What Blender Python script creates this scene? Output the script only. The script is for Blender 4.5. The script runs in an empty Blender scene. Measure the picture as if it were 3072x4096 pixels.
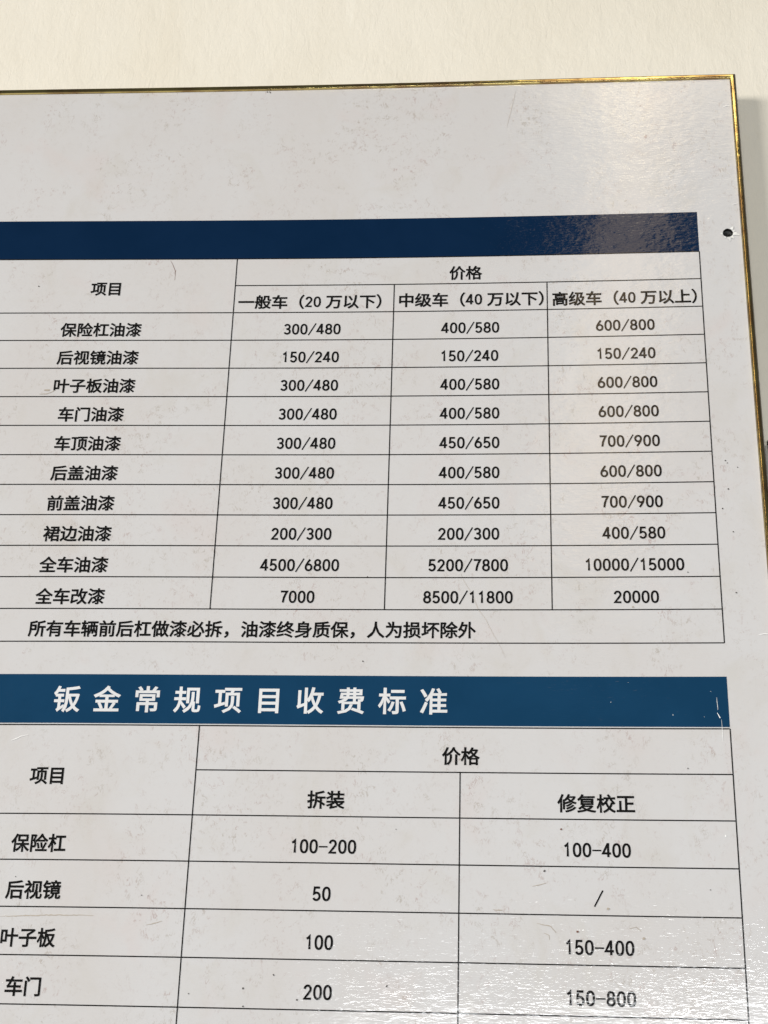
import bpy, bmesh, math, random
from mathutils import Vector, Matrix

random.seed(7)
SC = bpy.context.scene
COL = SC.collection
S = 1.2                      # metres per board unit
ORG = Vector((0.0, 0.0, 1.9))  # board reference point, 1.9 m above the floor

# ------------------------------------------------------------------ camera
R = [[0.9970927, -0.0294719, 0.0702678],
     [-0.0011907, 0.9160332, 0.4011007],
     [-0.0761889, -0.4000183, 0.9133349]]      # rows: right, down, forward in (u, v, w)
def b2w(a): return Vector((a[0], a[2], -a[1]))
cam = bpy.data.cameras.new('camera')
cam.sensor_fit = 'VERTICAL'; cam.sensor_height = 24.0
cam.lens = 24.0 * 6000 / 4096
cam.clip_start = 0.05; cam.clip_end = 100
camo = bpy.data.objects.new('camera', cam); COL.objects.link(camo)
rt, dn, fw = b2w(R[0]), b2w(R[1]), b2w(R[2])
m3 = Matrix((rt, -dn, -fw)).transposed()
camo.matrix_world = Matrix.Translation(ORG - fw * S) @ m3.to_4x4()
SC.camera = camo

# ------------------------------------------------------------------ world and lamps
W = bpy.data.worlds.new('World'); SC.world = W; W.use_nodes = True
bg = W.node_tree.nodes['Background']
bg.inputs[0].default_value = (0.85, 0.92, 1.0, 1); bg.inputs[1].default_value = 0.095
SC.view_settings.view_transform = 'Standard'
SC.view_settings.look = 'None'
SC.view_settings.exposure = 0.0; SC.view_settings.gamma = 1.0

def area(name, loc, target, sx, sy, radiance, color):
    l = bpy.data.lights.new(name, 'AREA'); l.shape = 'RECTANGLE'
    l.size = sx; l.size_y = sy
    l.energy = radiance * math.pi * sx * sy ; l.color = color
    o = bpy.data.objects.new(name, l); COL.objects.link(o)
    loc = Vector(loc); o.location = loc
    o.rotation_euler = (Vector(target) - loc).to_track_quat('-Z', 'Y').to_euler()
    return o
# daylight from a window on the left, a low lamp added for glare, a warm ceiling lamp
area('window_light', (-3.75, -4.0, 2.62), (0.0, 0, 1.95), 2.0, 1.3, 32.5, (1.0, 0.955, 0.90))
area('low_glare_light', (0.40, -2.2, 1.37), (0.40, 0, 1.37), 1.4, 0.31, 25.0, (0.96, 0.985, 1.0))  # strip lamp added close in front, sized for bottom glare and board gradient
cl = area('ceiling_lamp', (0.29, -1.5, 3.03), (0.15, 0, 2.0), 0.13, 0.95, 2.2, (1.0, 0.74, 0.46))
cl.rotation_euler = (cl.rotation_euler.to_matrix() @ Matrix.Rotation(math.radians(-15), 3, 'Z')).to_euler()
area('ceiling_glow', (0.50, -1.5, 3.74), (0.25, 0, 2.2), 0.72, 0.58, 2.6, (1.0, 0.86, 0.62))
area('ceiling_spot', (0.33, -1.49, 3.47), (0.15, 0, 2.2), 0.12, 0.10, 6.0, (1.0, 0.84, 0.52))

# ------------------------------------------------------------------ materials
def nt(name):
    m = bpy.data.materials.new(name); m.use_nodes = True
    t = m.node_tree; b = t.nodes['Principled BSDF']
    return m, t, b
def N(t, kind, **kw):
    n = t.nodes.new(kind)
    for k, v in kw.items():
        if k in n.inputs: n.inputs[k].default_value = v
        else: setattr(n, k, v)
    return n
def math_(t, op, a, b=None, c=None, clamp=False):
    n = t.nodes.new('ShaderNodeMath'); n.operation = op; n.use_clamp = clamp
    for i, x in enumerate((a, b, c)):
        if x is None: continue
        if isinstance(x, (int, float)): n.inputs[i].default_value = x
        else: t.links.new(x, n.inputs[i])
    return n.outputs[0]
def mapping(t, scale, loc=(0, 0, 0)):
    tc = N(t, 'ShaderNodeTexCoord'); mp = N(t, 'ShaderNodeMapping')
    mp.inputs['Scale'].default_value = scale; mp.inputs['Location'].default_value = loc
    t.links.new(tc.outputs['Object'], mp.inputs['Vector'])
    return mp.outputs[0]
def noise(t, vec, scale, detail=2.0, rough=0.5, dist=0.0):
    n = N(t, 'ShaderNodeTexNoise')
    n.inputs['Scale'].default_value = scale; n.inputs['Detail'].default_value = detail
    n.inputs['Roughness'].default_value = rough; n.inputs['Distortion'].default_value = dist
    t.links.new(vec, n.inputs['Vector'])
    return n.outputs[0]
def ramp(t, x, a, b, lo=0.0, hi=1.0):
    n = t.nodes.new('ShaderNodeMapRange'); n.interpolation_type = 'SMOOTHSTEP'
    n.inputs[1].default_value = a; n.inputs[2].default_value = b
    n.inputs[3].default_value = lo; n.inputs[4].default_value = hi
    t.links.new(x, n.inputs[0]); return n.outputs[0]
def mix(t, f, a, b):
    n = t.nodes.new('ShaderNodeMix'); n.data_type = 'RGBA'
    if isinstance(f, (int, float)): n.inputs[0].default_value = f
    else: t.links.new(f, n.inputs[0])
    for i, x in ((6, a), (7, b)):
        if isinstance(x, tuple): n.inputs[i].default_value = (*x, 1)
        else: t.links.new(x, n.inputs[i])
    return n.outputs[2]

def laminate_bump(t, b, strength=1.0):
    """fine orange-peel wrinkles of the cold laminating film"""
    v = mapping(t, (0.22, 1, 1))
    a = noise(t, v, 760, 2.0, 0.55, 0.5)
    v2 = mapping(t, (0.7, 1, 1), (3, 1, 2))
    c = noise(t, v2, 150, 2.0, 0.5, 0.3)
    d = noise(t, mapping(t, (1, 1, 1)), 14, 2.0, 0.5, 0.0)
    h = math_(t, 'ADD', math_(t, 'MULTIPLY', a, 0.00009), math_(t, 'MULTIPLY', c, 0.00016))
    h = math_(t, 'ADD', h, math_(t, 'MULTIPLY', d, 0.0007))
    bp = N(t, 'ShaderNodeBump'); bp.inputs['Strength'].default_value = strength
    bp.inputs['Distance'].default_value = 1.0
    t.links.new(h, bp.inputs['Height']); t.links.new(bp.outputs[0], b.inputs['Normal'])

def mat_sheet():
    m, t, b = nt('printed_white_laminate')
    base = (0.543, 0.535, 0.532)
    # soft tone patches
    p = noise(t, mapping(t, (1, 1, 0.6)), 9, 4, 0.6, 0.3)
    c = mix(t, ramp(t, p, 0.35, 0.7), base, (0.530, 0.512, 0.500))
    p2 = noise(t, mapping(t, (1, 1, 0.8), (5, 0, 3)), 17, 4, 0.6, 0.5)
    c = mix(t, ramp(t, p2, 0.55, 0.75, 0, 0.35), c, (0.540, 0.480, 0.460))
    p3 = noise(t, mapping(t, (1, 1, 0.8), (15, 0, 9)), 22, 5, 0.65, 0.8)
    c = mix(t, ramp(t, p3, 0.50, 0.75, 0, 0.26), c, (0.46, 0.43, 0.37))
    # squiggly smudges in patches
    patch = ramp(t, noise(t, mapping(t, (1, 1, 0.7), (2, 0, 8)), 22, 4, 0.65, 0.7), 0.42, 0.66)
    v = mapping(t, (1.0, 1, 0.55), (1, 0, 4))
    r1 = noise(t, v, 210, 3, 0.6, 1.6)
    ridge = ramp(t, math_(t, 'ABSOLUTE', math_(t, 'SUBTRACT', r1, 0.5)), 0.0, 0.045, 1.0, 0.0)
    brk = ramp(t, noise(t, mapping(t, (1, 1, 1), (7, 0, 1)), 160, 2, 0.5, 0.5), 0.50, 0.64)
    f = math_(t, 'MULTIPLY', math_(t, 'MULTIPLY', ridge, brk), math_(t, 'ADD', math_(t, 'MULTIPLY', patch, 0.62), 0.08))
    hue = noise(t, mapping(t, (1, 1, 1), (11, 0, 5)), 40, 2)
    sm = mix(t, ramp(t, hue, 0.42, 0.58), (0.30, 0.26, 0.21), (0.33, 0.23, 0.21))
    c = mix(t, f, c, sm)
    # fine grain
    g = noise(t, mapping(t, (1, 1, 0.6), (9, 0, 9)), 480, 3, 0.7, 0.4)
    gm = math_(t, 'MULTIPLY', ramp(t, g, 0.56, 0.74), math_(t, 'ADD', math_(t, 'MULTIPLY', patch, 0.38), 0.06))
    c = mix(t, gm, c, (0.36, 0.31, 0.26))
    t.links.new(c, b.inputs['Base Color'])
    b.inputs['Roughness'].default_value = 0.075
    laminate_bump(t, b)
    return m
def mat_print(name, col, rough=0.075, var=0.12):
    m, t, b = nt(name)
    n = noise(t, mapping(t, (1, 1, 1), (4, 0, 2)), 18, 4, 0.6, 0.4)
    c = mix(t, ramp(t, n, 0.3, 0.7), col, tuple(x * (1 + var) + 0.0008 for x in col))
    t.links.new(c, b.inputs['Base Color'])
    b.inputs['Roughness'].default_value = rough
    laminate_bump(t, b)
    return m
def mat_simple(name, col, rough=0.6, metal=0.0, bump=0.0, bscale=300):
    m, t, b = nt(name)
    n = noise(t, mapping(t, (1, 1, 1)), bscale * 0.4, 3, 0.6)
    c = mix(t, n, tuple(x * 0.85 for x in col), tuple(min(1, x * 1.1) for x in col))
    t.links.new(c, b.inputs['Base Color'])
    b.inputs['Roughness'].default_value = rough; b.inputs['Metallic'].default_value = metal
    if bump:
        h = math_(t, 'MULTIPLY', noise(t, mapping(t, (1, 1, 1)), bscale, 3, 0.6), bump)
        bp = N(t, 'ShaderNodeBump'); bp.inputs['Distance'].default_value = 1.0
        t.links.new(h, bp.inputs['Height']); t.links.new(bp.outputs[0], b.inputs['Normal'])
    return m
def mat_gold():
    m, t, b = nt('worn_gold_trim')
    n = noise(t, mapping(t, (1, 1, 1)), 30, 3, 0.6, 0.5)
    c = mix(t, ramp(t, n, 0.35, 0.68), (0.70, 0.57, 0.23), (0.34, 0.22, 0.10))
    n2 = noise(t, mapping(t, (1, 1, 1), (3, 3, 3)), 350, 3, 0.7, 1.0)
    c = mix(t, ramp(t, n2, 0.64, 0.80, 0, 0.5), c, (0.06, 0.04, 0.02))
    t.links.new(c, b.inputs['Base Color'])
    b.inputs['Metallic'].default_value = 1.0
    t.links.new(ramp(t, n, 0.3, 0.7, 0.09, 0.20), b.inputs['Roughness'])
    h1 = noise(t, mapping(t, (1, 1, 1), (1, 2, 3)), 160, 3, 0.6, 0.8)
    h2 = noise(t, mapping(t, (1, 1, 1), (8, 2, 3)), 22, 2, 0.5)
    h = math_(t, 'ADD', math_(t, 'MULTIPLY', h1, 0.00010), math_(t, 'MULTIPLY', h2, 0.0008))
    bp = N(t, 'ShaderNodeBump'); bp.inputs['Distance'].default_value = 1.0
    t.links.new(h, bp.inputs['Height']); t.links.new(bp.outputs[0], b.inputs['Normal'])
    return m
def mat_wall():
    m, t, b = nt('cream_wall_paint')
    n = noise(t, mapping(t, (1, 1, 0.7)), 7, 4, 0.6, 0.3)
    c = mix(t, ramp(t, n, 0.3, 0.7), (0.712, 0.675, 0.585), (0.685, 0.645, 0.55))
    n1 = noise(t, mapping(t, (1, 1, 0.4), (2, 0, 2)), 190, 3, 0.6, 1.2)
    c = mix(t, ramp(t, n1, 0.56, 0.72, 0, 0.10), c, (0.55, 0.48, 0.36))
    n2 = noise(t, mapping(t, (1, 1, 0.12), (7, 0, 3)), 11, 4, 0.6, 0.4)
    c = mix(t, ramp(t, n2, 0.50, 0.72, 0, 0.45), c, (0.66, 0.61, 0.50))
    n3 = noise(t, mapping(t, (1, 1, 0.08), (1, 0, 9)), 60, 2, 0.5, 0.6)
    c = mix(t, ramp(t, n3, 0.66, 0.72, 0, 0.25), c, (0.80, 0.77, 0.68))
    t.links.new(c, b.inputs['Base Color']); b.inputs['Roughness'].default_value = 0.72
    h1 = noise(t, mapping(t, (1, 1, 0.35), (1, 2, 3)), 170, 3, 0.6, 1.5)
    h2 = noise(t, mapping(t, (1, 1, 0.6), (6, 2, 3)), 40, 3, 0.5, 0.6)
    h = math_(t, 'ADD', math_(t, 'MULTIPLY', h1, 0.0005), math_(t, 'MULTIPLY', h2, 0.0014))
    bp = N(t, 'ShaderNodeBump'); bp.inputs['Distance'].default_value = 1.0
    t.links.new(h, bp.inputs['Height']); t.links.new(bp.outputs[0], b.inputs['Normal'])
    return m
M_SHEET = mat_sheet()
M_INK = mat_print('black_print', (0.006, 0.0055, 0.005), 0.075)
M_NAVY = mat_print('dark_navy_print', (0.0006, 0.0125, 0.041), 0.075)
M_BLUE = mat_print('blue_print', (0.0045, 0.036, 0.084), 0.075)
M_WHITE = mat_print('white_print', (0.60, 0.60, 0.60), 0.075)
M_GOLD = mat_gold()
M_WALL = mat_wall()
M_BRONZE = mat_simple('dark_bronze_edge', (0.055, 0.040, 0.020), 0.35, 0.6)  # darker bronze on the outer part of the trim profile
M_CORE = mat_simple('grey_foam_core', (0.30, 0.29, 0.27), 0.8)
M_WOOD = mat_simple('raw_batten_wood', (0.28, 0.19, 0.11), 0.8, 0, 0.0006, 90)
M_SCREW = mat_simple('black_screw_steel', (0.005, 0.005, 0.005), 0.6, 0.0)
M_HOLE = mat_simple('black_hole_edge', (0.006, 0.005, 0.005), 0.9)  # near-black colour on the hole wall and screw slot
M_FLAP = mat_simple('torn_white_film', (0.82, 0.82, 0.80), 0.35)
M_FILM = mat_simple('lifted_film', (0.70, 0.70, 0.68), 0.25)
M_PINK = mat_simple('faded_scratch', (0.50, 0.46, 0.42), 0.3)
M_RUST = mat_simple('rust_speck', (0.14, 0.055, 0.03), 0.7)
M_DIRT = mat_simple('dark_speck', (0.05, 0.04, 0.035), 0.7)
M_GRIME = mat_simple('pale_brown_stain', (0.36, 0.31, 0.25), 0.6)

# ------------------------------------------------------------------ board surface
MONO = [(2,0),(1,1),(0,2),(3,0),(2,1),(1,2),(0,3),(4,0),(3,1),(2,2),(1,3),(0,4)]
MC = [-0.061812,-0.029076,-0.054225,-0.094135,0.150888,-0.074038,0.054174,0.217252,-0.399829,0.624376,0.078503,0.273151]
def wv(u, v):
    u = max(-0.325, min(0.262, u)); v = max(-0.36, min(0.342, v))
    return sum(c * u**a * v**b for c, (a, b) in zip(MC, MONO))
def P(u, v, off=0.0):
    """board (u right, v down, off metres proud of the face) -> local metres"""
    return Vector((u * S, wv(u, v) * S - off, -v * S))

UL, UR, VT, VB = -0.4130, 0.2477, -0.3479, 0.500
HU, HV, HR = 0.2383, -0.2133, 0.0036

def link(name, me, mat, parent=None):
    o = bpy.data.objects.new(name, me); COL.objects.link(o)
    if mat is not None and not me.materials: me.materials.append(mat)
    if parent is not None: o.parent = parent
    return o
def pmesh(name, verts, faces, mat, parent=None, smooth=False):
    me = bpy.data.meshes.new(name); me.from_pydata([tuple(v) for v in verts], [], faces)
    me.materials.append(mat)
    if smooth:
        for p in me.polygons: p.use_smooth = True
    me.update()
    return link(name, me, None, parent)

board = bpy.data.objects.new('price_board', None); COL.objects.link(board)
board.location = ORG
board['label'] = 'white laminated price board with blue bands and thin gold frame on the cream wall'
board['category'] = 'price board'

# printed sheet with a real round screw hole
def make_sheet():
    d = 0.0062
    us = sorted(set([UL + (UR - UL) * i / 84 for i in range(85)]) )
    vs = sorted(set([VT + (VB - VT) * i / 100 for i in range(101)]))
    us = sorted([u for u in us if abs(u - HU) > d + 0.0015 or u in (UL, UR)] + [HU - d, HU + d])
    vs = sorted([v for v in vs if abs(v - HV) > d + 0.0015] + [HV - d, HV + d])
    bm = bmesh.new(); g = {}
    for i, u in enumerate(us):
        for j, v in enumerate(vs): g[i, j] = bm.verts.new(P(u, v))
    hi = us.index(HU - d); hj = vs.index(HV - d)
    for i in range(len(us) - 1):
        for j in range(len(vs) - 1):
            if (i, j) == (hi, hj): continue
            bm.faces.new((g[i, j], g[i, j+1], g[i+1, j+1], g[i+1, j]))
    n = 32; ring = []
    for k in range(n):
        a = 2 * math.pi * k / n + math.pi / 4
        rr = HR * (1 + 0.03 * math.sin(3 * a) + 0.02 * math.sin(7 * a + 1))
        ring.append(bm.verts.new(P(HU + rr * math.cos(a), HV + rr * math.sin(a) * 0.97)))
    cor = [g[hi+1, hj+1], g[hi, hj+1], g[hi, hj], g[hi+1, hj]]   # at 45, 135, 225, 315 deg (v down)
    q = n // 4
    for c in range(4):
        for k in range(-q // 2, q // 2):
            a, b = ring[(c * q + k) % n], ring[(c * q + k + 1) % n]
            bm.faces.new((cor[c], b, a))
        bm.faces.new((cor[c], cor[(c + 1) % 4], ring[(c * q + q // 2) % n]))
    bmesh.ops.recalc_face_normals(bm, faces=bm.faces)
    bm.normal_update()
    if sum(f.normal.y for f in bm.faces) > 0: bmesh.ops.reverse_faces(bm, faces=bm.faces)
    for f in bm.faces: f.smooth = True
    me = bpy.data.meshes.new('sheet'); bm.to_mesh(me); bm.free()
    return link('sheet', me, M_SHEET, board)
make_sheet()
# wall of the hole
n = 32; vv = []; ff = []
for k in range(n):
    a = 2 * math.pi * k / n + math.pi / 4
    rr = HR * (1 + 0.03 * math.sin(3 * a) + 0.02 * math.sin(7 * a + 1))
    vv += [P(HU + rr * math.cos(a), HV + rr * math.sin(a) * 0.97, 0), P(HU + rr * 0.95 * math.cos(a), HV + rr * 0.95 * math.sin(a), -0.0045)]
for k in range(n):
    a, b = 2 * k, 2 * ((k + 1) % n); ff.append((a, b, b + 1, a + 1))
pmesh('screw_hole_rim', vv, ff, M_HOLE, board)
# foam core behind the sheet
def ribbon_box(name, u0, u1, v0, v1, o0, o1, mat, nu, nv):
    vs_ = []; fs = []
    for side in (o0, o1):
        for i in range(nu + 1):
            for j in range(nv + 1):
                vs_.append(P(u0 + (u1 - u0) * i / nu, v0 + (v1 - v0) * j / nv, side))
    L = (nu + 1) * (nv + 1); k = lambda s, i, j: s * L + i * (nv + 1) + j
    for i in range(nu):
        for j in range(nv):
            for s_ in (0, 1): fs.append((k(s_, i, j), k(s_, i+1, j), k(s_, i+1, j+1), k(s_, i, j+1)))
    for i in range(nu):
        for j in (0, nv): fs.append((k(0, i, j), k(0, i+1, j), k(1, i+1, j), k(1, i, j)))
    for j in range(nv):
        for i in (0, nu): fs.append((k(0, i, j), k(0, i, j+1), k(1, i, j+1), k(1, i, j)))
    return pmesh(name, vs_, fs, mat, board)
ribbon_box('backing_core', UL + 0.0004, UR - 0.0004, VT + 0.0004, VB - 0.0004, -0.0050, -0.0090, M_CORE, 12, 14)

# ------------------------------------------------------------------ print
LT = 0.00072
def strip(name, u0, v0, u1, v1, mat, off=0.00030, th=None, parent=None):
    th = th or LT
    n = max(2, int(math.hypot(u1 - u0, v1 - v0) / 0.008)); vs_ = []; fs = []
    hor = abs(u1 - u0) > abs(v1 - v0)
    for i in range(n + 1):
        t = i / n; u = u0 + (u1 - u0) * t; v = v0 + (v1 - v0) * t
        if hor: vs_ += [P(u, v - th / 2, off), P(u, v + th / 2, off)]
        else: vs_ += [P(u + th / 2, v, off), P(u - th / 2, v, off)]
    for i in range(n): fs.append((2*i, 2*i+1, 2*i+3, 2*i+2))
    return pmesh(name, vs_, fs, mat, parent or board)
def band(name, u0, u1, v0, v1, mat, off):
    nu = int((u1 - u0) / 0.012); nv = 4; vs_ = []; fs = []
    for i in range(nu + 1):
        for j in range(nv + 1): vs_.append(P(u0 + (u1-u0) * i / nu, v0 + (v1-v0) * j / nv, off))
    for i in range(nu):
        for j in range(nv):
            a = i * (nv + 1) + j; fs.append((a, a + 1, a + nv + 2, a + nv + 1))
    return pmesh(name, vs_, fs, mat, board, True)
TL, TR = -0.3829, 0.2176
b1 = band('header_band', TL, TR, -0.2314, -0.1988, M_NAVY, 0.00025); b1['label'] = 'plain dark navy band above the first table'
b2 = band('header_band', TL, TR, 0.11406, 0.14640, M_BLUE, 0.00025); b2['label'] = 'blue band with the spaced white title'
C0, C1, C2, C3 = -0.3010, -0.1120, 0.0023, 0.1104
A1, RP = -0.15391, 0.022316
hl = lambda v, u0=TL, u1=TR: strip('grid_line', u0, v, u1, v, M_INK)
vl = lambda u, v0, v1: strip('grid_line', u, v0, u, v1, M_INK, 0.00036)
hl(-0.1985)
hl(-0.17618, C1, TR)
for k in range(11): hl(A1 + RP * k)
hl(0.09188)
vl(TR, -0.1985, 0.09188); vl(TL, -0.1985, 0.09188); vl(C1, -0.1985, A1 + 10 * RP)
vl(C2, -0.17618, A1 + 10 * RP); vl(C3, -0.17618, A1 + 10 * RP); vl(C0, -0.1985, A1 + 10 * RP)
D1, D2, E2, EP = -0.1127, 0.05234, 0.20420, 0.0283
strip('grid_line', TL, 0.14752, TR, 0.14752, M_INK)
strip('grid_line', TL, 0.14752 - 0.00085, TR, 0.14752 - 0.00085, M_WHITE, 0.0003, 0.0003)
hl(0.17596, D1, TR)
for k in range(10): hl(E2 + EP * k)
VE = E2 + EP * 9
vl(TR, 0.14752, VE); vl(TL, 0.14752, VE); vl(D1, 0.14752, VE); vl(D2, 0.17596, VE); vl(C0, 0.14752, VE)

# --- lettering
EM = 0.01173
vlay = bpy.context.view_layer
def glyph_mesh(txt, offset):
    cu = bpy.data.curves.new('t', 'FONT'); cu.body = txt; cu.size = 1.0; cu.offset = 0.0
    cu.resolution_u = 3; cu.fill_mode = 'FRONT'; cu.dimensions = '2D'
    o = bpy.data.objects.new('t', cu); COL.objects.link(o); vlay.update()
    dg = bpy.context.evaluated_depsgraph_get()
    me = bpy.data.meshes.new_from_object(o.evaluated_get(dg))
    bpy.data.objects.remove(o); bpy.data.curves.remove(cu)
    vs_ = [(v.co.x, v.co.y) for v in me.vertices]; fs = [tuple(p.vertices) for p in me.polygons]
    bpy.data.meshes.remove(me)
    return fatten(vs_, fs, offset)
def fatten(vs_, fs, off):
    """thicken a filled outline: weld, then push every outline point outwards"""
    key = {}; idx = []; pts = []
    for x, y in vs_:
        k = (round(x, 4), round(y, 4))
        if k not in key: key[k] = len(pts); pts.append((x, y))
        idx.append(key[k])
    fs = [[idx[i] for i in f] for f in fs]; fs = [f for f in fs if len(set(f)) == len(f)]
    edges = {}
    for q, f in enumerate(fs):
        ar = sum(pts[f[i]][0] * pts[f[(i+1) % len(f)]][1] - pts[f[(i+1) % len(f)]][0] * pts[f[i]][1] for i in range(len(f)))
        if ar < 0: f.reverse()
        for i in range(len(f)): edges[(f[i], f[(i+1) % len(f)])] = 1
    acc = {}
    for (a, b) in edges:
        if (b, a) in edges: continue
        dx, dy = pts[b][0] - pts[a][0], pts[b][1] - pts[a][1]; l = math.hypot(dx, dy)
        if l < 1e-7: continue
        nn = (dy / l, -dx / l)                     # outward of a counter-clockwise face
        for v in (a, b): acc.setdefault(v, []).append(nn)
    out = list(pts)
    for v, ns in acc.items():
        sx = sum(n[0] for n in ns) / len(ns); sy = sum(n[1] for n in ns) / len(ns)
        l2 = max(sx * sx + sy * sy, 0.45)
        out[v] = (pts[v][0] + off * sx / l2, pts[v][1] + off * sy / l2)
    return out, [tuple(f) for f in fs]
GC = {}
def cjk(ch, off):
    if (ch, off) not in GC: GC[ch, off] = glyph_mesh(ch, off)
    return GC[ch, off]
# monoline numerals: centre lines in em units (advance 0.5, height 0.72)
def arc(cx, cy, rx, ry, a0, a1, n=18):
    return [(cx + rx * math.cos(math.radians(a0 + (a1-a0) * i / n)), cy + ry * math.sin(math.radians(a0 + (a1-a0) * i / n))) for i in range(n + 1)]
def sup(cx, cy, rx, ry, n=32, e=2.35):
    o = []
    for i in range(n):
        a = 2 * math.pi * i / n; c, s_ = math.cos(a), math.sin(a)
        o.append((cx + rx * math.copysign(abs(c) ** (2/e), c), cy + ry * math.copysign(abs(s_) ** (2/e), s_)))
    return o
six = [[(0.315, 0.690), (0.235, 0.575), (0.155, 0.445), (0.105, 0.335), (0.089, 0.235)], ('c', sup(0.252, 0.225, 0.163, 0.178, 32, 2.1))]
DG = {
 '0': [('c', sup(0.25, 0.36, 0.162, 0.313))],
 '1': [[(0.130, 0.540), (0.200, 0.580), (0.275, 0.675), (0.275, 0.035)]],
 '2': [arc(0.245, 0.505, 0.150, 0.168, 172, -32, 16) + [(0.27, 0.275), (0.095, 0.050), (0.420, 0.047)]],
 '3': [arc(0.235, 0.522, 0.148, 0.152, 155, -80, 16)[:-1] + [(0.200, 0.370)], arc(0.238, 0.208, 0.165, 0.161, 100, -152, 18)],
 '4': [[(0.325, 0.030), (0.325, 0.672), (0.298, 0.672), (0.062, 0.205), (0.445, 0.205)]],
 '5': [[(0.395, 0.673), (0.140, 0.673), (0.112, 0.365)] + arc(0.238, 0.232, 0.165, 0.185, 128, -150, 18)[0:]],
 '6': six,
 '7': [[(0.085, 0.673), (0.420, 0.673), (0.330, 0.500), (0.255, 0.300), (0.215, 0.035)]],
 '8': [('c', sup(0.25, 0.522, 0.138, 0.151, 28, 2.1)), ('c', sup(0.25, 0.207, 0.163, 0.160, 28, 2.1))],
 '9': [[(0.5 - x, 0.72 - y) for x, y in six[0]], ('c', [(0.5 - x, 0.72 - y) for x, y in six[1][1]])],
 '/': [('t', [(0.035, -0.045), (0.465, 0.745)])],
 '-': [('t', [(0.030, 0.345), (0.470, 0.345)])],
}
def stroke(pts, w, closed, vs_, fs):
    n = len(pts); b0 = len(vs_); L = []
    for i in range(n):
        p = Vector(pts[i])
        a = Vector(pts[(i - 1) % n]) if (closed or i > 0) else None
        c = Vector(pts[(i + 1) % n]) if (closed or i < n - 1) else None
        d1 = (p - a).normalized() if a else (c - p).normalized()
        d2 = (c - p).normalized() if c else d1
        t = (d1 + d2)
        if t.length < 1e-6: t = d1
        t.normalize(); nn = Vector((-t.y, t.x))
        k = 1 / max(0.55, nn.dot(Vector((-d1.y, d1.x))))
        q = p.copy()
        if not closed and i == 0: q -= d1 * w * 0.12
        if not closed and i == n - 1: q += d1 * w * 0.12
        L.append((q + nn * w / 2 * k, q - nn * w / 2 * k))
    for a, b in L: vs_ += [tuple(a), tuple(b)]
    for i in range(n if closed else n - 1):
        j = (i + 1) % n; fs.append((b0 + 2*i, b0 + 2*i + 1, b0 + 2*j + 1, b0 + 2*j))
    return len(L) * 2
def text(name, txt, uc, vc, em=EM, mat=None, off=0.023, lift=0.0, pitch=1.0, fit=None, label=None, parent=None):
    """txt centred on uc with the ink centre at vc; CJK full width, latin half width"""
    mat = mat or M_INK
    verts = []; faces = []; lifts = []; x = 0.0
    base = 0.00036 + lift
    for ch in txt:
        if ch in DG:
            for si, st in enumerate(DG[ch]):
                w = 0.114; closed = False
                if isinstance(st, tuple):
                    if st[0] == 'c': closed = True
                    else: w = 0.074
                    st = st[1]
                lv = []; lf = []; stroke(st, w, closed, lv, lf)
                b = len(verts)
                verts += [(x + px, py - 0.36) for px, py in lv]; lifts += [0.00004 * si] * len(lv)
                faces += [tuple(i + b for i in f) for f in lf]
            x += 0.5
        elif ch == ' ': x += 0.25
        else:
            gv, gf = cjk(ch, off); b = len(verts)
            verts += [(x + px, py - 0.38) for px, py in gv]; lifts += [0.0] * len(gv)
            faces += [tuple(i + b for i in f) for f in gf]; x += pitch
    xs = [v[0] for v in verts]; x0, x1 = min(xs), max(xs); sx = 1.0
    if fit: sx = fit / ((x1 - x0) * em)
    out = []
    for (px, py), l in zip(verts, lifts):
        out.append(P(uc + (px - (x0 + x1) / 2) * em * sx, vc - py * em, base + l))
    # face the room
    f2 = []
    for f in faces:
        a, b_, c = out[f[0]], out[f[1]], out[f[2]]
        f2.append(f if (b_ - a).cross(c - a).y < 0 else f[::-1])
    o = pmesh(name, out, f2, mat, parent or board)
    if label: o['label'] = label
    return o
def row(k): return A1 + RP * (k + 0.5)
IC = -0.2062
text('heading_text', '项目', -0.2059, -0.17376)
text('heading_text', '价格', 0.0530, -0.18487)
text('heading_text', '一般车（20 万以下）', -0.0577, -0.16248, fit=0.1024)
text('heading_text', '中级车（40 万以下）', 0.0570, -0.16306, fit=0.1020)
text('heading_text', '高级车（40 万以上）', 0.1640, -0.16225, fit=0.1001)
ITEMS = ['保险杠油漆', '后视镜油漆', '叶子板油漆', '车门油漆', '车顶油漆', '后盖油漆', '前盖油漆', '裙边油漆', '全车油漆', '全车改漆']
PR = [('300/480', '400/580', '600/800'), ('150/240', '150/240', '150/240'), ('300/480', '400/580', '600/800'),
      ('300/480', '400/580', '600/800'), ('300/480', '450/650', '700/900'), ('300/480', '400/580', '600/800'),
      ('300/480', '450/650', '700/900'), ('200/300', '200/300', '400/580'), ('4500/6800', '5200/7800', '10000/15000'),
      ('7000', '8500/11800', '20000')]
for k, s_ in enumerate(ITEMS):
    text('item_text', s_, IC + (0.0002 if len(s_) == 5 else 0), row(k) + 0.0027)
    for u, p in zip(((C1 + C2) / 2, (C2 + C3) / 2 - 0.0001, (C3 + TR) / 2 - 0.0001), PR[k]):
        text('price_text', p, u, row(k) + 0.0025)
text('note_text', '所有车辆前后杠做漆必拆，油漆终身质保，人为损坏除外', -0.08497, 0.08310)
text('title_text', '钣金常规项目收费标准', -0.08262, 0.13060, em=0.0181, mat=M_WHITE, off=0.018, pitch=1.447, parent=b2, label='white spaced title lettering')
text('heading_text', '项目', -0.2079, 0.18020)
text('heading_text', '价格', 0.0527, 0.16570)
text('heading_text', '拆装', -0.0301, 0.19390)
text('heading_text', '修复校正', 0.1348, 0.19440)
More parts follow.
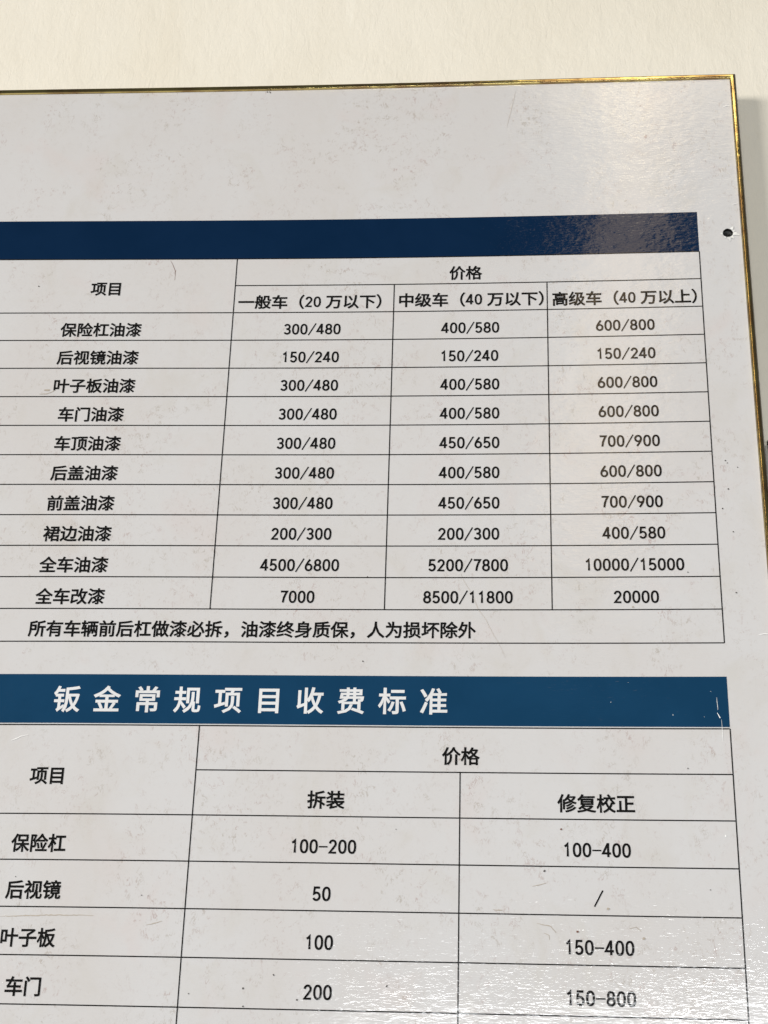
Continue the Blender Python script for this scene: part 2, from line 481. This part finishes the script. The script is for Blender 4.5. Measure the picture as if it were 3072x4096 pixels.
IT2 = ['保险杠', '后视镜', '叶子板', '车门']
PR2 = [('100-200', '100-400'), ('50', '/'), ('100', '150-400'), ('200', '150-800')]
for k in range(4):
    vc = E2 + EP * (k + 0.5)
    text('item_text', IT2[k], -0.2083, vc + 0.0040)
    text('price_text', PR2[k][0], (D1 + D2) / 2 + 0.0001, vc + 0.0042)
    text('price_text', PR2[k][1], (D2 + TR) / 2 - 0.0001, vc + 0.0042)

# ------------------------------------------------------------------ gold trim, mitred and following the bow of the board
FW = 0.0049
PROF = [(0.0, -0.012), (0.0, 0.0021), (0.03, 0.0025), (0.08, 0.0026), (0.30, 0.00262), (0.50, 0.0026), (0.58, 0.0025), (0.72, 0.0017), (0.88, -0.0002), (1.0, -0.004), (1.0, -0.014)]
def trim(name, a, b, outdir, dark=6):
    """a, b inner corners (u, v); outdir the outward direction"""
    n = 90; vs_ = []; fs = []; K = len(PROF)
    du, dv = b[0] - a[0], b[1] - a[1]; L = math.hypot(du, dv); du /= L; dv /= L
    for i in range(n + 1):
        for (t, h) in PROF:
            e = FW * t
            s0, s1 = -e, L + e                       # mitre at both ends
            q = s0 + (s1 - s0) * i / n
            u = a[0] + du * q + outdir[0] * e; v = a[1] + dv * q + outdir[1] * e
            vs_.append(P(u, v, h))
    for i in range(n):
        for j in range(K - 1):
            p = i * K + j; fs.append((p, p + 1, p + K + 1, p + K))
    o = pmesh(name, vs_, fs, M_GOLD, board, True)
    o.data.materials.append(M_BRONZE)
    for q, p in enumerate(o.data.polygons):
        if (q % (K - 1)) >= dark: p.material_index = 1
    bm = bmesh.new(); bm.from_mesh(o.data); bmesh.ops.recalc_face_normals(bm, faces=bm.faces)
    if sum(f.normal.y * f.calc_area() for f in bm.faces) > 0: bmesh.ops.reverse_faces(bm, faces=bm.faces)
    bm.to_mesh(o.data); bm.free()
    return o
g_ = 0.0002
tl, tr, bl, br = (UL - g_, VT - g_), (UR + g_, VT - g_), (UL - g_, VB + g_), (UR + g_, VB + g_)
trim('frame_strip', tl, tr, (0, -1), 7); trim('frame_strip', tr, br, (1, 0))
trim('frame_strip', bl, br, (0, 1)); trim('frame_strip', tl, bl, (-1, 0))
WY = 0.0245                                   # wall plane behind the board (metres)
def batten(u0, u1, v0, v1):
    x0, x1, z0, z1 = u0 * S, u1 * S, -v1 * S, -v0 * S
    hor = (x1 - x0) > (z1 - z0); n = 24; vs_ = []; fs = []
    for i in range(n + 1):
        t = i / n
        if hor:
            u = u0 + (u1 - u0) * t; y = max(P(u, v0).y, P(u, v1).y) + 0.0095; x = u * S
            vs_ += [(x, y, z1), (x, y, z0), (x, WY, z0), (x, WY, z1)]
        else:
            v = v0 + (v1 - v0) * t; y = max(P(u0, v).y, P(u1, v).y) + 0.0095; z = -v * S
            vs_ += [(x0, y, z), (x1, y, z), (x1, WY, z), (x0, WY, z)]
    for i in range(n):
        for j in range(4):
            fs.append((4*i + j, 4*i + (j+1) % 4, 4*i + 4 + (j+1) % 4, 4*i + 4 + j))
    fs += [(0, 1, 2, 3), (4*n, 4*n+3, 4*n+2, 4*n+1)]
    pmesh('batten', vs_, fs, M_WOOD, board)
batten(UR - 0.022, UR - 0.002, VT + 0.002, VB - 0.002); batten(UL + 0.002, UL + 0.022, VT + 0.002, VB - 0.002)
batten(UL + 0.024, UR - 0.024, VT + 0.004, VT + 0.024)

# ------------------------------------------------------------------ screw sunk in the hole, torn film round it
c0 = P(HU, HV, -0.0032); rr = HR * S * 0.93
vs_ = []; fs = []; n = 24
for k in range(n):
    a = 2 * math.pi * k / n
    vs_ += [c0 + Vector((rr * math.cos(a), 0.0, rr * math.sin(a))), c0 + Vector((rr * 0.62 * math.cos(a), 0.0006, rr * 0.62 * math.sin(a))),
            c0 + Vector((rr * 0.9 * math.cos(a), 0.0018, rr * 0.9 * math.sin(a)))]
for k in range(n):
    a, b = 3 * k, 3 * ((k + 1) % n)
    fs += [(a, b, b + 1, a + 1), (a, a + 2, b + 2, b)]
# cross recess
cb = len(vs_); vs_.append(c0 + Vector((0, 0.0014, 0)))
for k in range(n):
    a, b = 3 * k + 1, 3 * ((k + 1) % n) + 1
    fs.append((a, b, cb))
scr = pmesh('screw', vs_, fs, M_SCREW, board)
w_ = 0.00042; l_ = rr * 0.55; vs_ = []; fs = []
for ang in (0.35, 0.35 + math.pi / 2):
    d = Vector((math.cos(ang), 0, math.sin(ang))); e = Vector((-d.z, 0, d.x)); b = len(vs_)
    for y in (-0.0001, 0.0007):
        for s1, s2 in ((1, 1), (1, -1), (-1, -1), (-1, 1)):
            vs_.append(c0 + d * l_ * s1 + e * w_ * s2 + Vector((0, y - (0.00003 if b else 0), 0)))
    fs += [(b, b+1, b+2, b+3)] + [(b + i, b + (i+1) % 4, b + 4 + (i+1) % 4, b + 4 + i) for i in range(4)]
pmesh('cross_slot', vs_, fs, M_HOLE, scr)
fl = [(14, 0.0052, 0.0034, 0.5), (55, 0.0030, 0.0030, 0.35), (84, 0.0040, 0.0030, 0.6), (120, 0.0020, 0.0022, 0.4),
      (-52, 0.0034, 0.0022, 0.8), (-18, 0.0020, 0.0022, 0.4), (172, 0.0018, 0.0020, 0.4)]
for ang, ln, wd, hh in fl:
    a = math.radians(ang); d = (math.cos(a), math.sin(a)); e = (-d[1], d[0])
    pts = []
    for r_, w2, h in ((HR * 1.0, wd, 0.0002), (HR + ln * 0.35, wd * 0.8, 0.0010 * hh), (HR + ln * 0.7, wd * 0.45, 0.0007 * hh), (HR + ln, wd * 0.08, 0.0002)):
        j = random.uniform(-0.15, 0.15) * wd
        for s_ in (-1, 1):
            pts.append(P(HU + d[0] * r_ + e[0] * (s_ * w2 / 2 + j), HV + d[1] * r_ + e[1] * (s_ * w2 / 2 + j), h + (0.0003 if s_ > 0 else 0)))
    pmesh('torn_film_flap', pts, [(0, 1, 3, 2), (2, 3, 5, 4), (4, 5, 7, 6)], M_FILM, board)

# ------------------------------------------------------------------ wear on the face
def poly_mark(name, pts, width, mat, off=0.0005, jit=0.3, parent=None):
    """thin uneven mark through (u, v) points"""
    fine = []
    for (a, b) in zip(pts, pts[1:]):
        n = max(2, int(math.hypot(b[0]-a[0], b[1]-a[1]) / 0.0015))
        for i in range(n): fine.append((a[0] + (b[0]-a[0]) * i / n, a[1] + (b[1]-a[1]) * i / n))
    fine.append(pts[-1]); vs_ = []; fs = []; N_ = len(fine)
    for i, (u, v) in enumerate(fine):
        a = fine[max(0, i-1)]; c = fine[min(N_-1, i+1)]
        d = Vector((c[0]-a[0], c[1]-a[1])).normalized(); nn = (-d.y, d.x)
        tp = math.sin(math.pi * (i + 0.35) / (N_ + 0.2)) ** 0.5 if N_ > 2 else 1
        w2 = width / 2 * tp * random.uniform(1 - jit, 1 + jit); j = random.uniform(-1, 1) * width * jit
        vs_ += [P(u + nn[0] * (w2 + j), v + nn[1] * (w2 + j), off), P(u - nn[0] * (w2 - j), v - nn[1] * (w2 - j), off)]
    for i in range(N_ - 1): fs.append((2*i, 2*i+2, 2*i+3, 2*i+1))
    return pmesh(name, vs_, fs, mat, parent or board)
def blob(name, u, v, r, mat, off=0.00045):
    n = 9; vs_ = [P(u, v, off + 0.0001)]; fs = []
    for k in range(n):
        a = 2 * math.pi * k / n; q = r * random.uniform(0.7, 1.25)
        vs_.append(P(u + q * math.cos(a), v + q * math.sin(a), off))
    for k in range(n): fs.append((0, 1 + k, 1 + (k + 1) % n))
    return pmesh(name, vs_, fs, mat, board)
MARKS = [
    ('ink_scuff', M_DIRT, 0.0012, [(-0.0995, -0.347), (-0.0984, -0.3463)]),
    ('ink_scuff', M_DIRT, 0.001, [(-0.0974, -0.3472), (-0.0962, -0.3456)]),
    ('rust_trail', M_RUST, 0.0004, [(-0.1607, -0.1974), (-0.1585, -0.1935), (-0.1566, -0.1886), (-0.1563, -0.1847), (-0.1563, -0.1809)]),
    ('smear', M_GRIME, 0.0006, [(-0.2446, -0.0889), (-0.2396, -0.0891), (-0.2365, -0.0902), (-0.2337, -0.092)]),
    ('smear', M_GRIME, 0.0022, [(-0.2413, -0.0922), (-0.2375, -0.0916)]),
    ('crack', M_PINK, 0.0006, [(0.0513, 0.0433), (0.0536, 0.0489), (0.0597, 0.0602), (0.0627, 0.0682), (0.0679, 0.0761), (0.0716, 0.0839), (0.0768, 0.0933), (0.0804, 0.1018)]),
    ('crack', M_PINK, 0.0005, [(0.0895, -0.3429), (0.0863, -0.327), (0.0825, -0.3093)]),
    ('white_scratch', M_FLAP, 0.0007, [(0.2414, -0.3228), (0.246, -0.3233)]),
    ('white_scratch', M_FLAP, 0.0005, [(0.2426, -0.2368), (0.247, -0.238)]),
    ('white_scratch', M_FLAP, 0.0006, [(0.239, 0.0866), (0.2422, 0.086), (0.2449, 0.0863)]),
    ('white_scratch', M_FLAP, 0.0004, [(0.1647, -0.2941), (0.168, -0.293)]),
    ('white_scratch', M_FLAP, 0.0003, [(0.2107, 0.1275), (0.2109, 0.1356)]),
    ('white_scratch', M_FLAP, 0.0007, [(0.2105, 0.1374), (0.212, 0.1408)]),
    ('white_scratch', M_FLAP, 0.0003, [(0.2128, 0.1415), (0.2128, 0.1561)]),
    ('white_scratch', M_FLAP, 0.0004, [(-0.2339, 0.1578), (-0.2314, 0.1571), (-0.2278, 0.1553), (-0.2231, 0.1543)]),
    ('long_streak', M_GRIME, 0.0008, [(-0.2275, 0.2667), (-0.2114, 0.2663), (-0.1984, 0.2657), (-0.1795, 0.2655), (-0.1686, 0.2658)]),
    ('smear', M_GRIME, 0.0006, [(0.0983, 0.266), (0.1064, 0.2674), (0.1097, 0.2711)]),
    ('smear', M_GRIME, 0.0005, [(0.1023, 0.2712), (0.1053, 0.2725), (0.1056, 0.2751)]),
    ('smear', M_GRIME, 0.0007, [(0.0725, 0.2584), (0.0782, 0.2587)]),
    ('smear', M_GRIME, 0.0006, [(-0.1359, 0.2709), (-0.1261, 0.2684)]),
    ('smear', M_GRIME, 0.0006, [(0.1522, 0.268), (0.1563, 0.267), (0.1589, 0.2696)]),
    ('smear', M_GRIME, 0.0005, [(0.0958, 0.2445), (0.1041, 0.2425)]),
]
for nm, mt, wd, pts in MARKS: poly_mark(nm, pts, wd * 0.8, mt, 0.00028 if nm != 'white_scratch' else 0.0006)
SPOTS = [
    (M_DIRT, 0.0006, -0.2551, -0.1759),
    (M_DIRT, 0.0005, -0.0094, 0.0465),
    (M_DIRT, 0.0006, -0.0104, 0.1045),
    (M_DIRT, 0.0005, 0.1975, 0.044),
    (M_FLAP, 0.0004, 0.1457, 0.1308),
    (M_FLAP, 0.0005, 0.1835, 0.1388),
    (M_FLAP, 0.0003, 0.1568, 0.118),
    (M_FLAP, 0.0003, 0.2024, 0.1401),
    (M_FLAP, 0.0003, 0.2073, 0.1237),
    (M_DIRT, 0.0007, -0.0742, 0.3061),
    (M_DIRT, 0.0007, -0.0565, 0.2982),
    (M_DIRT, 0.0006, -0.0736, 0.3162),
    (M_DIRT, 0.0007, -0.0418, 0.3119),
    (M_DIRT, 0.0005, -0.1066, 0.3097),
    (M_DIRT, 0.0004, -0.1401, 0.2533),
    (M_DIRT, 0.0003, -0.136, 0.2536),
    (M_DIRT, 0.0004, -0.2204, 0.243),
    (M_DIRT, 0.0008, 0.1032, 0.2354),
    (M_RUST, 0.0009, 0.1135, 0.2103),
    (M_RUST, 0.0009, 0.122, 0.2702),
    (M_GRIME, 0.001, 0.1402, 0.2568),
    (M_FLAP, 0.0009, 0.2108, 0.2132),
    (M_DIRT, 0.0004, 0.0138, 0.2116),
    (M_DIRT, 0.0005, 0.1909, 0.1724),
    (M_DIRT, 0.0008, 0.0107, 0.3031),
    (M_GRIME, 0.0011, 0.1604, 0.2735),
    (M_DIRT, 0.0004, 0.2002, 0.245),
    (M_GRIME, 0.0008, 0.1616, 0.0676),
    (M_DIRT, 0.0007, 0.2266, -0.0144),
    (M_DIRT, 0.0006, 0.2220, -0.0005),
    (M_DIRT, 0.0006, 0.2279, 0.0161),
    (M_DIRT, 0.0006, 0.2271, 0.0584),
    (M_DIRT, 0.0006, 0.2259, -0.0352),
    (M_DIRT, 0.0005, 0.2271, -0.0333),
    (M_DIRT, 0.0005, 0.2335, -0.0301),
]
for mt, r_, u, v in SPOTS: blob('speck', u, v, r_ * (0.55 if mt == M_FLAP else 0.8), mt, 0.0006)


# ------------------------------------------------------------------ wall and neighbour
wl = pmesh('wall', [(-3.2, WY, -1.9), (2.2, WY, -1.9), (2.2, WY, 1.9), (-3.2, WY, 1.9)], [(0, 1, 2, 3)], M_WALL)
wl.location = ORG; wl['kind'] = 'structure'

# ---- framed panel on the wall past the right edge of the board (only its corner shows)
def box(name, x0, x1, y0, y1, z0, z1, mat, parent, bev=0.0006):
    bm = bmesh.new(); bmesh.ops.create_cube(bm, size=1.0)
    for v in bm.verts: v.co = Vector(((x0 + x1) / 2 + v.co.x * (x1 - x0), (y0 + y1) / 2 + v.co.y * (y1 - y0), (z0 + z1) / 2 + v.co.z * (z1 - z0)))
    bmesh.ops.bevel(bm, geom=bm.edges[:], offset=bev, segments=2, affect='EDGES')
    me = bpy.data.meshes.new(name); bm.to_mesh(me); bm.free(); return link(name, me, mat, parent)
M_ALU = mat_simple('grey_metal_edge', (0.42, 0.41, 0.38), 0.4, 0.5)
M_BROWN = mat_simple('brown_card', (0.30, 0.22, 0.13), 0.6)
M_DARK = mat_simple('dark_panel_face', (0.016, 0.014, 0.013), 0.3)
pn = bpy.data.objects.new('framed_panel', None); COL.objects.link(pn); pn.location = ORG
pn['label'] = 'dark framed panel with brown top on the wall right of the price board'; pn['category'] = 'panel'
X0, X1, Z0, Z1 = 0.3072, 0.62, -0.42, 0.0672
box('frame_edge', X0, X0 + 0.0022, WY - 0.006, WY - 0.0003, Z0, Z1, M_ALU, pn); box('frame_edge', X1 - 0.0022, X1, WY - 0.006, WY - 0.0003, Z0, Z1, M_ALU, pn)
box('frame_edge', X0 + 0.0023, X1 - 0.0023, WY - 0.006, WY - 0.0003, Z1 - 0.0016, Z1, M_ALU, pn); box('frame_edge', X0 + 0.0023, X1 - 0.0023, WY - 0.006, WY - 0.0003, Z0, Z0 + 0.0022, M_ALU, pn)
box('top_card', X0 + 0.0024, X1 - 0.0024, WY - 0.0045, WY - 0.0004, 0.036, Z1 - 0.0018, M_BROWN, pn)
box('dark_face', X0 + 0.0024, X1 - 0.0024, WY - 0.0045, WY - 0.0004, Z0 + 0.0024, 0.0358, M_DARK, pn)
box('hook', 0.3102, 0.3150, WY - 0.006, WY - 0.0002, Z1 + 0.0003, Z1 + 0.0065, M_SCREW, pn, 0.0015)
